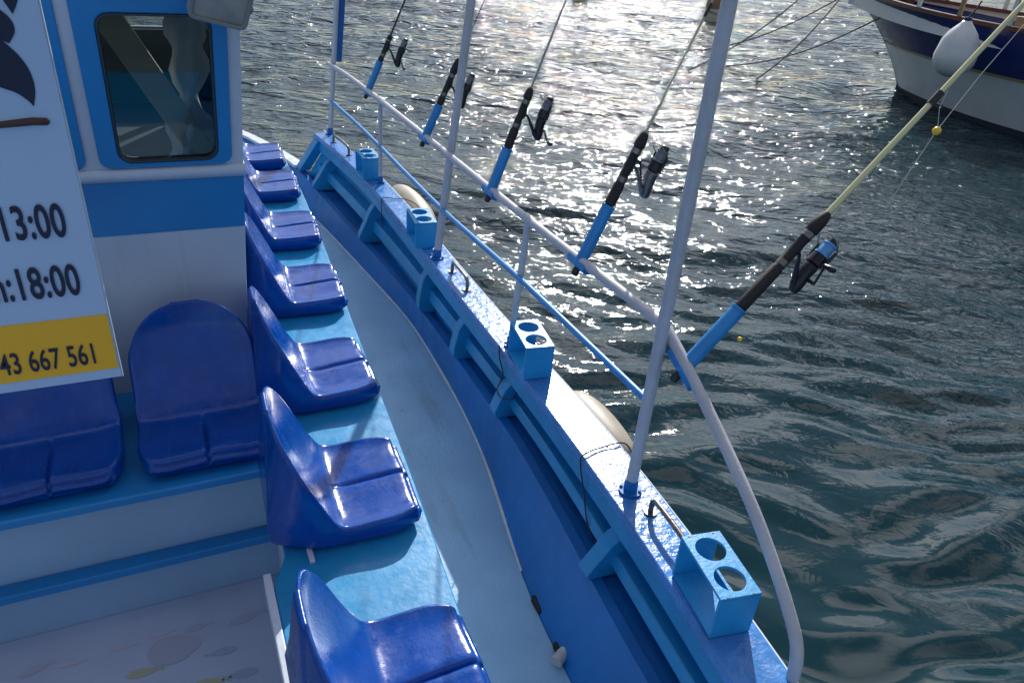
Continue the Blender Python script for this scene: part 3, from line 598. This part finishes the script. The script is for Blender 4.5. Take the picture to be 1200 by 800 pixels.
# ================================================================== seats
def seat_mesh():
    W = .172
    prof = smooth_path([(.394, 0, .044), (.391, 0, .062), (.372, 0, .069), (.30, 0, .066), (.25, 0, .063), (.205, 0, .063), (.180, 0, .071), (.164, 0, .092), (.149, 0, .125), (.114, 0, .205), (.080, 0, .283), (.060, 0, .328), (.048, 0, .356), (.041, 0, .374), (.037, 0, .384)], 3)
    cols = [-1, -.985, -.95, -.88, -.75, -.6, -.45, -.3, -.18, -.09, -.045, -.018, 0, .018, .045, .09, .18, .3, .45, .6, .75, .88, .95, .985, 1]
    n = len(prof); rows = []; ws = []
    for i, p in enumerate(prof):
        zt = p.z; d = p.x
        w = W
        if zt > .22 and d < .15: w = W*max(.0, 1-(max(0, zt-.22)/.166)**2.3)**.5
        w = max(w, .04)
        if d > .30: w = W*(1-.16*((d-.30)/.092)**2.2)
        ws.append(w); row = []
        for c in cols:
            u = c*w; back = min(1, max(0, (zt-.085)/.1)); lip = .005*abs(c)**8*(1-back)
            dish = -.005*(1-abs(c)**2.2)*(1-back)*(1 if d < .33 else max(0, (.392-d)/.062))
            groove = 0
            if d > .17:
                gl = min(1, (d-.17)/.12); groove = -.019*gl*math.exp(-(c/.032)**2)+.010*gl*max(0, 1-abs(c)/.75)
            scoop = -.024*(1-abs(c)**2)*back*(1 if zt < .31 else max(0, (.385-zt)/.075))
            row.append((d+scoop, u, zt+lip+dish+groove))
        rows.append(row)
    mb = MB(); mb.grid(rows)
    # rim and skirt: walk the border of the grid
    m = len(cols); ring = [rows[i][0] for i in range(n)]+[rows[n-1][j] for j in range(1, m)]+[rows[i][m-1] for i in range(n-2, -1, -1)]+[rows[0][j] for j in range(m-2, 0, -1)]
    kind = ['L']*n+['T']*(m-1)+['R']*(n-1)+['F']*(m-2)
    r1 = []; r2 = []; r3 = []; r4 = []
    for (x, y, z), k in zip(ring, kind):
        bx = max(0, min(.400, x)); s = -1 if y < 0 else 1
        if k in 'LR':
            t = min(1, max(0, (x-.30)/.092)); by = s*(W+.016)*(1-.13*t**2.2); nx, ny = (0.0, s) if z < .12 else (-.55, s*.83)
            if z > .27: nx, ny = -.6, s*.5
            if z > .10: bx = max(0.0, x-.02-.035*min(1, z/.36))
        elif k == 'T': by = y*(W+.016)/max(ws[-1], .01)*1.0; by = max(-(W+.016), min(W+.016, by)); bx = .0; nx, ny = -1, 0
        else: by = y*1.06; bx = .404; nx, ny = 1, 0
        if k in 'LRT': by *= 1-.26*max(0, (.13-bx)/.13)**1.5
        r1.append((x+nx*.006, y+ny*.006, z+.003)); r2.append((x+nx*.013, y+ny*.013, z-.003))
        q = (x+nx*.016, y+ny*.016, z-.014)
        r3.append(q); r4.append((bx, by, .0))
    def ins(q, k, z): return (.20+(q[0]-.20)*k, q[1]*k, z)
    midt = [tuple(a[i]*.5+b[i]*.5 for i in range(3)) for a, b in zip(r3, [ins(q, 1, .04) for q in r4])]
    hh = [.040 if q[0] > .15 else .040+.05*min(1, (.15-q[0])/.15) for q in r4]; m1 = [ins(q, 1.0, min(hh[i], r3[i][2]*.7)) for i, q in enumerate(r4)]; m2 = [ins(q, .975, min(hh[i]*.45, .03)) for i, q in enumerate(r4)]; m3 = [ins(q, .925, hh[i]*.15) for i, q in enumerate(r4)]; m4_ = [ins(q, .86, .0) for q in r4]
    mb.grid([ring, r1, r2, r3, midt, m1, m2, m3, m4_], close=True)
    # merge the doubled border ring
    import bmesh
    me = bpy.data.meshes.new('seat_shell'); me.from_pydata(mb.v, [], mb.f); me.materials.append(M['seat'])
    bm = bmesh.new(); bm.from_mesh(me); bmesh.ops.remove_doubles(bm, verts=bm.verts, dist=.0004); bmesh.ops.recalc_face_normals(bm, faces=bm.faces); bm.to_mesh(me); bm.free()
    me.polygons.foreach_set('use_smooth', [True]*len(me.polygons))
    return me
SM = seat_mesh()
SEATS = [(.965, .068, 0, 'nearest blue plastic seat on the side bench, at the bottom edge'),
         (1.640, .098, 1, 'second nearest blue plastic seat on the side bench'),
         (2.255, .145, 2, 'blue plastic seat on the side bench beside the wheelhouse corner, third from the camera'),
         (2.950, .198, 0, 'blue plastic side-bench seat, fourth from the camera'),
         (3.640, .232, -1, 'blue plastic side-bench seat, fifth from the camera, third from the far end'),
         (4.330, .255, -2, 'blue plastic side-bench seat, last but one towards the bow'),
         (4.910, .265, -3, 'farthest blue plastic seat on the side bench, nearest the bow')]
for y, x, rz, lab in SEATS:
    o = mkobj('plastic_chair', SM, None, 0, (x, y, BZ+.0012)); o.rotation_euler.z = R((rz-3 if y > 2 else -1)+random.uniform(-1.5, 1.5))
    if y < 2.4: o.location.z = BZ+.0135 if False else BZ+.0012
    tag(o, lab, 'seat', 'blue plastic seats on the benches')
for x, rz, lab in ((-.022, -90, 'shaded blue plastic seat facing aft against the white wheelhouse wall'), (-.445, -88, 'shaded blue plastic seat partly hidden below the price sign')):
    o = mkobj('plastic_chair', SM, None, 0, (x, 2.285, BZ+.0003)); o.rotation_euler.z = R(rz); tag(o, lab, 'seat', 'blue plastic seats on the benches')

# ================================================================== cup holders
def cup_box(x, y, rz, lab, mb_=None):
    W, L, H, t = .112, .210, .137, .008
    th = thing('cup_holder', lab, 'cup holder', (x, y, GZ+.003), (0, 0, R(rz)), 'light blue cup holder boxes on the gunwale')
    mb = MB()
    for s in (-1, 1):
        y0, y1 = (-L/2, 0) if s < 0 else (0, L/2); n = 40
        cy = s*.049; circ = []; sq = []
        for k in range(n):
            a = 2*math.pi*k/n; circ.append((.039*math.cos(a), cy+.039*math.sin(a)))
            c, s2 = math.cos(a), math.sin(a); m_ = max(abs(c), abs(s2)); sq.append((W/2*c/m_, (y0+y1)/2+L/4*s2/m_))
        mb.ring(sq, circ, lambda q: (q[0], q[1], H-t), lambda q: (q[0], q[1], H))
    keep = [k for k, f in enumerate(mb.f) if not all(abs(mb.v[i][1]) < 1e-6 for i in f)]; mb.f = [mb.f[k] for k in keep]; mb.mi = [0]*len(keep)
    mb.build('top_plate', M['cup'], th, bevel=.0015, weld=True)
    for s in (-1, 1):
        mb = MB(); mb.box(-W/2, W/2, s*(L/2-t/2)-t/2, s*(L/2-t/2)+t/2, 0, H-t-.0003); mb.build('end_plate', M['cup'], th, bevel=.002)
    mb = MB(); mb.box(W/2-t, W/2-.0005, -L/2+t+.0003, L/2-t-.0003, .0, H*.25); mb.build('outer_plate', M['cup'], th)
    mb = MB(); mb.box(-W/2+.001, W/2-t-.0004, -L/2+t+.0003, L/2-t-.0003, .0, .006); mb.build('base_plate', M['cup'], th)
    for sx in (-1, 1):
        for sy in (-1, 1):
            mb = MB(); mb.tube([(sx*.035, sy*(L/2-.004), H+.0002), (sx*.035, sy*(L/2-.004), H+.0015)], .0028, 8); mb.build('screw', M['steel'], th)
cup_box(1.106, .955, -9, 'nearest light blue cup holder box, at the lower end of the gunwale')
cup_box(1.150, 2.150, -8, 'second nearest light blue cup holder box, beside the short stanchion')
cup_box(1.125, 3.420, -5, 'light blue cup holder box just beyond the middle tall post')
cup_box(1.130, 4.520, -1, 'farthest light blue cup holder box, near the bulwark end')

# ================================================================== fenders over the side
def boat_fender(x, y, z, L, r, lab, cord, yaw):
    th = thing('boat_fender', lab, 'fender', (x, y, z), (0, 0, yaw), 'cream fenders hung outside the gunwale')
    n = 14; pts = []; rad = []
    for k in range(n+1):
        a = math.pi*k/n; pts.append((0, -L/2*math.cos(a), 0)); rad.append(max(.012, r*math.sin(a)**.55))
    mb = MB(); mb.tube(pts, rad, 24); mb.build('fender_body', M['fender'], th, smooth=True, angle=70)
    for s in (-1, 1):
        mb = MB(); mb.tube([(0, s*(L/2-.01), 0), (0, s*(L/2+.03), 0)], [.02, .014], 12); mb.build('fender_eye', M['fender'], th, smooth=True)
    inv = (Matrix.Translation((x, y, z)) @ Matrix.Rotation(yaw, 4, 'Z')).inverted()
    mb = MB(); mb.tube([inv @ Vector(q) for q in smooth_path(cord, 5)], .0026, 8); mb.build('lanyard', M['cord'], th, smooth=True)
y = 1.60
boat_fender(1.325, 1.89, .325, .44, .092, 'near cream fender outside the gunwale beside the second cup holder',
            [(1.325, 1.64, .33), (1.30, 1.61, .42), (G(y)+GW(y)+.016, 1.60, GZ+.004), (G(y)+GW(y)*.5, 1.60, GZ+.008), (G(y)-.006, 1.585, GZ+.008), (G(y)-.014, 1.58, GZ-.03), (G(y)-.006, 1.55, .38), (G(y)-.012, 1.49, .29), (G(y)-.004, 1.44, .25)], 0)
y = 4.05
boat_fender(1.330, 4.24, .36, .66, .098, 'far cream fender outside the gunwale beyond the third cup holder',
            [(1.33, 3.88, .37), (1.29, 3.98, .47), (G(y)+GW(y)+.016, 4.02, GZ+.005), (G(y)+GW(y)*.5, 4.05, GZ+.008), (G(y)-.006, 4.07, GZ+.008), (G(y)-.014, 4.07, GZ-.03), (G(y)-.01, 4.07, .40), (G(y)-.004, 4.08, .32)], 0)
# loose cord tied round a rib near the second cup holder
y = 2.23
cd_pts = [(G(y)-.010, 2.30, GZ+.012), (G(y)-.016, 2.28, GZ-.03), (G(y)-.004, 2.262, .40), (G(y)-.026, 2.255, .335), (G(y)-.03, 2.215, .325), (G(y)-.004, 2.17, .335), (G(y)+.03, 2.19, .35)]
mb = MB(); mb.tube(smooth_path(cd_pts, 5), .0028, 8); o = mb.build('cord', M['cord'], None, smooth=True); tag(o, 'short dark cord looped round a bulwark rib below the second cup holder', 'cord')

# ================================================================== price sign
sg = thing('price_sign', 'white price board with navy leaf shapes, times and a yellow phone strip', 'sign', (-.178, 1.70, .982))
X0 = -1.05
mb = MB(); mb.box(X0, 0, 0, .006, 0, 1.16); mb.build('panel', M['sign'], sg, bevel=.001)
mb = MB(); mb.box(.0004, .0025, -.001, .007, 0, 1.16); mb.build('edge_strip', M['edge'], sg)
mb = MB(); mb.box(X0+.002, -.0035, -.0022, -.0006, .026, .168); mb.build('yellow_strip', M['signy'], sg)
def text(s, x_right, z, h, sx, mat, y=-.0035, align='RIGHT'):
    cu = bpy.data.curves.new('t', 'FONT'); cu.body = s; cu.size = h/.73; cu.align_x = align; cu.extrude = .0006; cu.offset = h*.015 if h < .06 else h*.024
    cu.space_character = 1.04
    to = bpy.data.objects.new('t', cu); col.objects.link(to); bpy.context.view_layer.update()
    me = bpy.data.meshes.new_from_object(to.evaluated_get(bpy.context.evaluated_depsgraph_get())); bpy.data.objects.remove(to)
    me.materials.clear(); me.materials.append(M[mat])
    o = mkobj('lettering', me, sg, 0, (x_right, y, z)); o.rotation_euler = (R(90), 0, 0); o.scale = (sx, 1, 1); return o
text('13:00', -.040, .362, .074, .53, 'ink')
text('n:18:00', -.040, .226, .074, .53, 'ink')
text('943 667 561', -.038, .048, .055, .54, 'ink', y=-.0045)
def leaf(pts, mat='ink', y=-.0022):
    sm = smooth_path([(a, 0, b) for a, b in pts], 6)[:-1]
    mb = MB(); mb.prism([(q.x, q.z) for q in sm], lambda q: (q[0], y, q[1]), lambda q: (q[0], y+.0012, q[1])); mb.build('leaf_mark', M[mat], sg)
leaf([(-.047, .628), (-.038, .662), (-.042, .70), (-.062, .735), (-.090, .752), (-.14, .70), (-.10, .668), (-.072, .655), (-.055, .640), (-.047, .628)])
leaf([(-.062, .742), (-.048, .765), (-.055, .79), (-.085, .812), (-.14, .82), (-.17, .77), (-.12, .748), (-.085, .752), (-.062, .742)])
leaf([(-.045, .792), (-.030, .83), (-.045, .90), (-.09, .99), (-.14, .97), (-.12, .88), (-.07, .84), (-.045, .792)])
mb = MB(); mb.tube([(-.30, -.002, .588), (-.12, -.002, .594), (-.055, -.002, .600), (-.032, -.002, .599), (-.027, -.002, .597)], [.004, .006, .0075, .007, .003], 10); mb.build('brown_stroke', M['brown'], sg, smooth=True)

# ================================================================== floodlight on the wheelhouse corner
fl = thing('floodlight', 'dark grey rectangular floodlight on the wheelhouse top corner', 'floodlight', (.178, 2.29, 1.75), (R(18), R(14), R(8)))
mb = MB()
A = rrect(-.075, .075, -.055, .055, .018); rows = []
for yy, s in ((-.040, .93), (-.036, 1.0), (-.018, 1.0), (.012, .9), (.035, .62), (.042, .5)): rows.append([(x*s, yy, z*s) for x, z in A])
mb.grid(rows, close=True); n = len(A); mb.f += [tuple(range(n)), tuple(5*n+k for k in range(n))]; mb.mi += [0, 0]; mb.build('housing', M['lamp'], fl, smooth=True, angle=35)
mb = MB(); mb.ring(rrect(-.077, .077, -.057, .057, .019), rrect(-.066, .066, -.046, .046, .012), lambda q: (q[0], -.047, q[1]), lambda q: (q[0], -.0405, q[1])); mb.build('bezel', M['lens'], fl, bevel=.002)
mb = MB(); mb.tube([(.079, 0, -.01), (.090, 0, -.01)], .014, 12); mb.tube([(.088, 0, -.01), (.090, .03, -.03), (.085, .065, -.045)], .009, 8); mb.build('bracket', M['steel'], fl, smooth=True)

# ================================================================== the moored boat
mo = thing('moored_boat', 'white hulled wooden boat with navy top band moored on the right', 'boat', (13.05, 10.45, WZ), (0, 0, R(6)))
# local: -y runs aft from the stem at the waterline, -x is the side facing us
LEN = 10.0
def hb(t, z):
    """half breadth at distance t aft of the stem, height z above water"""
    f = min(1, max(0, t)/4.2); base = 1.85*(1-(1-f)**2.3)
    fl = (.72+.20*min(1, max(0, z)/.9)+.06*max(0, z-.9)); st = 1-.25*max(0, (t-6.5)/3.5)**2
    return max(.012, base*fl*st)
def stem(z): return .50*max(0, z)+.30*max(0, z)**2 if z > 0 else -.25*z*-1.0
def sheer(t): return 1.50+.16*max(0, (4-t)/4)**2
def mlevels(t): s = sheer(t); return [-.35, -.02, .10, .30, .55, .80, .845, 1.15, s-.03]
def hull_part(name, mat, i0, i1, off=0):
    mb = MB()
    for sd_ in (-1, 1):
        rows = []
        for k in range(41):
            u = (k/40)**1.6*LEN; lv = mlevels(u); rows.append([(sd_*(hb(u, lv[i])+off), stem(lv[i])*(max(0, 1-u/LEN))-u, lv[i]) for i in range(i0, i1+1)])
        mb.grid(rows, flip=sd_ > 0)
        if sd_ == -1: st_ = rows[-1]
        else: mb.grid([st_, rows[-1]])
    return mb.build(name, mat, mo, smooth=True)
hull_part('bottom_paint', M['anti'], 0, 2); hull_part('white_hull', M['hullwhite'], 2, 5); hull_part('ochre_stripe', M['gold'], 5, 6, .006); hull_part('navy_band', M['navy'], 6, 8)
mb = MB()
for sd_ in (-1, 1):
    rows = []
    for k in range(41):
        u = (k/40)**1.6*LEN; z = sheer(u)-.03; x = hb(u, z); yy = stem(z)*(1-u/LEN)-u
        rows.append([(sd_*(x+.03), yy, z), (sd_*(x+.03), yy, z+.06), (sd_*(max(.0, x-.11)), yy, z+.06), (sd_*max(.0, x-.11), yy, z)])
    mb.grid(rows, close=True)
mb.build('cap_rail', M['mahog'], mo, smooth=True)
mb = MB(); rows = []
for k in range(41):
    u = (k/40)**1.6*LEN; z = sheer(u)-.28; x = max(.01, hb(u, z)-.04); yy = stem(z)*(1-u/LEN)-u; rows.append([(-x, yy, z), (0, yy, z+.03), (x, yy, z)])
mb.grid(rows); mb.build('deck', M['teak'], mo)
mb = MB(); 
for sd_ in (-1, 1):
    rows = []
    for k in range(41):
        u = (k/40)**1.6*LEN; z = sheer(u); x = max(.008, hb(u, z)-.06); yy = stem(z)*(1-u/LEN)-u; rows.append([(sd_*x, yy, z-.3), (sd_*x, yy, z-.03)])
    mb.grid(rows)
mb.build('inner_bulwark', M['hullwhite'], mo)
for k in range(9):
    u = 1.2+k*.75
    for sd_ in (-1, 1):
        z = sheer(u)+.03; x = hb(u, z)-.05; yy = stem(z)*(1-u/LEN)-u
        mb = MB(); mb.box(sd_*x-.03, sd_*x+.03, yy-.03, yy+.03, z-.02, z+.38); mb.build('rail_post', M['hullwhite'] if k % 2 else M['teak'], mo, bevel=.008)
mb = MB()
for sd_ in (-1, 1):
    mb.tube([(sd_*(hb(u, 1.6)-.05), stem(1.6)*(1-u/LEN)-u, sheer(u)+.42) for u in np.linspace(1.1, 7.3, 20)], .03, 8)
mb.build('hand_rail', M['mahog'], mo, smooth=True)
mb = MB(); mb.box(-.85, .85, -6.2, -2.6, 1.36, 2.2); mb.build('deckhouse', M['hullwhite'], mo, bevel=.04)
mb = MB(); mb.box(-.95, .95, -6.3, -2.5, 2.201, 2.26); mb.build('deckhouse_roof', M['teak'], mo, bevel=.02)
for k in range(4):
    mb = MB(); mb.box(-.862, -.851, -5.95+k*.85, -5.35+k*.85, 1.62, 2.0); mb.build('deckhouse_window', M['dark'], mo, bevel=.004)
mb = MB(); mb.box(-1.42, -1.02, -3.4, -2.4, 1.36, 1.66); mb.build('deck_locker', M['teak'], mo, bevel=.02)
mb = MB(); mb.tube([(0, .3, 1.55), (0, 1.2, 1.72), (0, 2.4, 1.95)], [.09, .08, .05], 10); mb.build('bowsprit', M['mahog'], mo, smooth=True)
mb = MB(); mb.box(-.035, .035, -.22, .06, -.2, .30); mb.build('stem_post', M['anti'], mo, bevel=.01)

# pear fender on the moored boat
def pear(lab, loc, h, r, mat, rot):
    th = thing('pear_fender', lab, 'fender', loc, rot)
    prof = [(.0, .012), (.01, .25), (.05, .52), (.14, .80), (.27, .97), (.38, 1.0), (.52, .93), (.66, .86), (.80, .66), (.90, .42), (.96, .27), (1.0, .20)]
    mb = MB(); mb.tube([(0, 0, h*a) for a, _ in prof], [r*q for _, q in prof], 28); mb.build('fender_body', mat, th, smooth=True, angle=75)
    mb = MB(); mb.tube([(0, 0, h), (0, 0, h*1.06)], r*.17, 12); mb.build('fender_neck', M['navy'], th, smooth=True)
    mb = MB(); mb.tube([(0, 0, h*1.05), (.10, 0, h*1.2), (.16, 0, h*1.34)], .012, 8); mb.build('lanyard', M['rope'], th, smooth=True)
pear('large white pear shaped fender hanging on the moored boat', (11.10, 8.10, .33), .80, .30, M['fenderw'], (R(0), R(0), 0))

# mooring lines from the bow of the moored boat, each running down to the water
for k, (a, b, lab) in enumerate([
        ((13.0, 12.2, 1.35), (10.15, 11.39, WZ-.05), 'dark mooring line reaching the water nearest the glitter edge'),
        ((13.0, 12.9, 1.45), (9.25, 12.36, WZ-.05), 'long dark mooring line running behind the nearest tall post'),
        ((13.0, 12.3, 1.10), (11.5, 15.0, WZ-.05), 'dark mooring line slanting forward from the moored bow'),
        ((12.7, 11.0, .85), (10.9, 13.2, WZ-.05), 'low dark mooring line crossing below the moored bow')]):
    a = Vector(a); b = Vector(b); pts = [a.lerp(b, t)-Vector((0, 0, .22*math.sin(math.pi*t))) for t in np.linspace(0, 1, 12)]
    mb = MB(); mb.tube(pts, .013, 8); o = mb.build('mooring_line', M['rope'], None, smooth=True); tag(o, lab, 'rope', 'mooring lines of the moored boat')

# buoys
def buoy(loc, h, r, lab):
    th = thing('mooring_buoy', lab, 'buoy', loc, (R(3), R(-4), 0), 'mooring buoys on the water')
    mb = MB(); mb.tube([(0, 0, -.2), (0, 0, -.1), (0, 0, h*.10), (0, 0, h*.5)], [r*.5, r*.85, r, r*.98], 20); mb.build('float_body', M['buoyc'], th, smooth=True)
    mb = MB(); mb.tube([(0, 0, h*.5), (0, 0, h*.8), (0, 0, h*.94), (0, 0, h)], [r*.99, r*.93, r*.6, r*.12], 20); mb.build('buoy_cap', M['buoyb'], th, smooth=True)
    mb = MB(); mb.tube([(.05*math.cos(a)*r/.3, 0, h+.05+.06*math.sin(a)) for a in np.linspace(0, 6.283, 15)], .012, 6); mb.build('ring_eye', M['steel'], th, smooth=True)
buoy((16.0, 20.2, WZ), .75, .26, 'cream and brown mooring buoy beside the nearest tall post')
buoy((13.65, 24.5, WZ), .42, .27, 'small brown mooring buoy amid the glitter at the top edge')
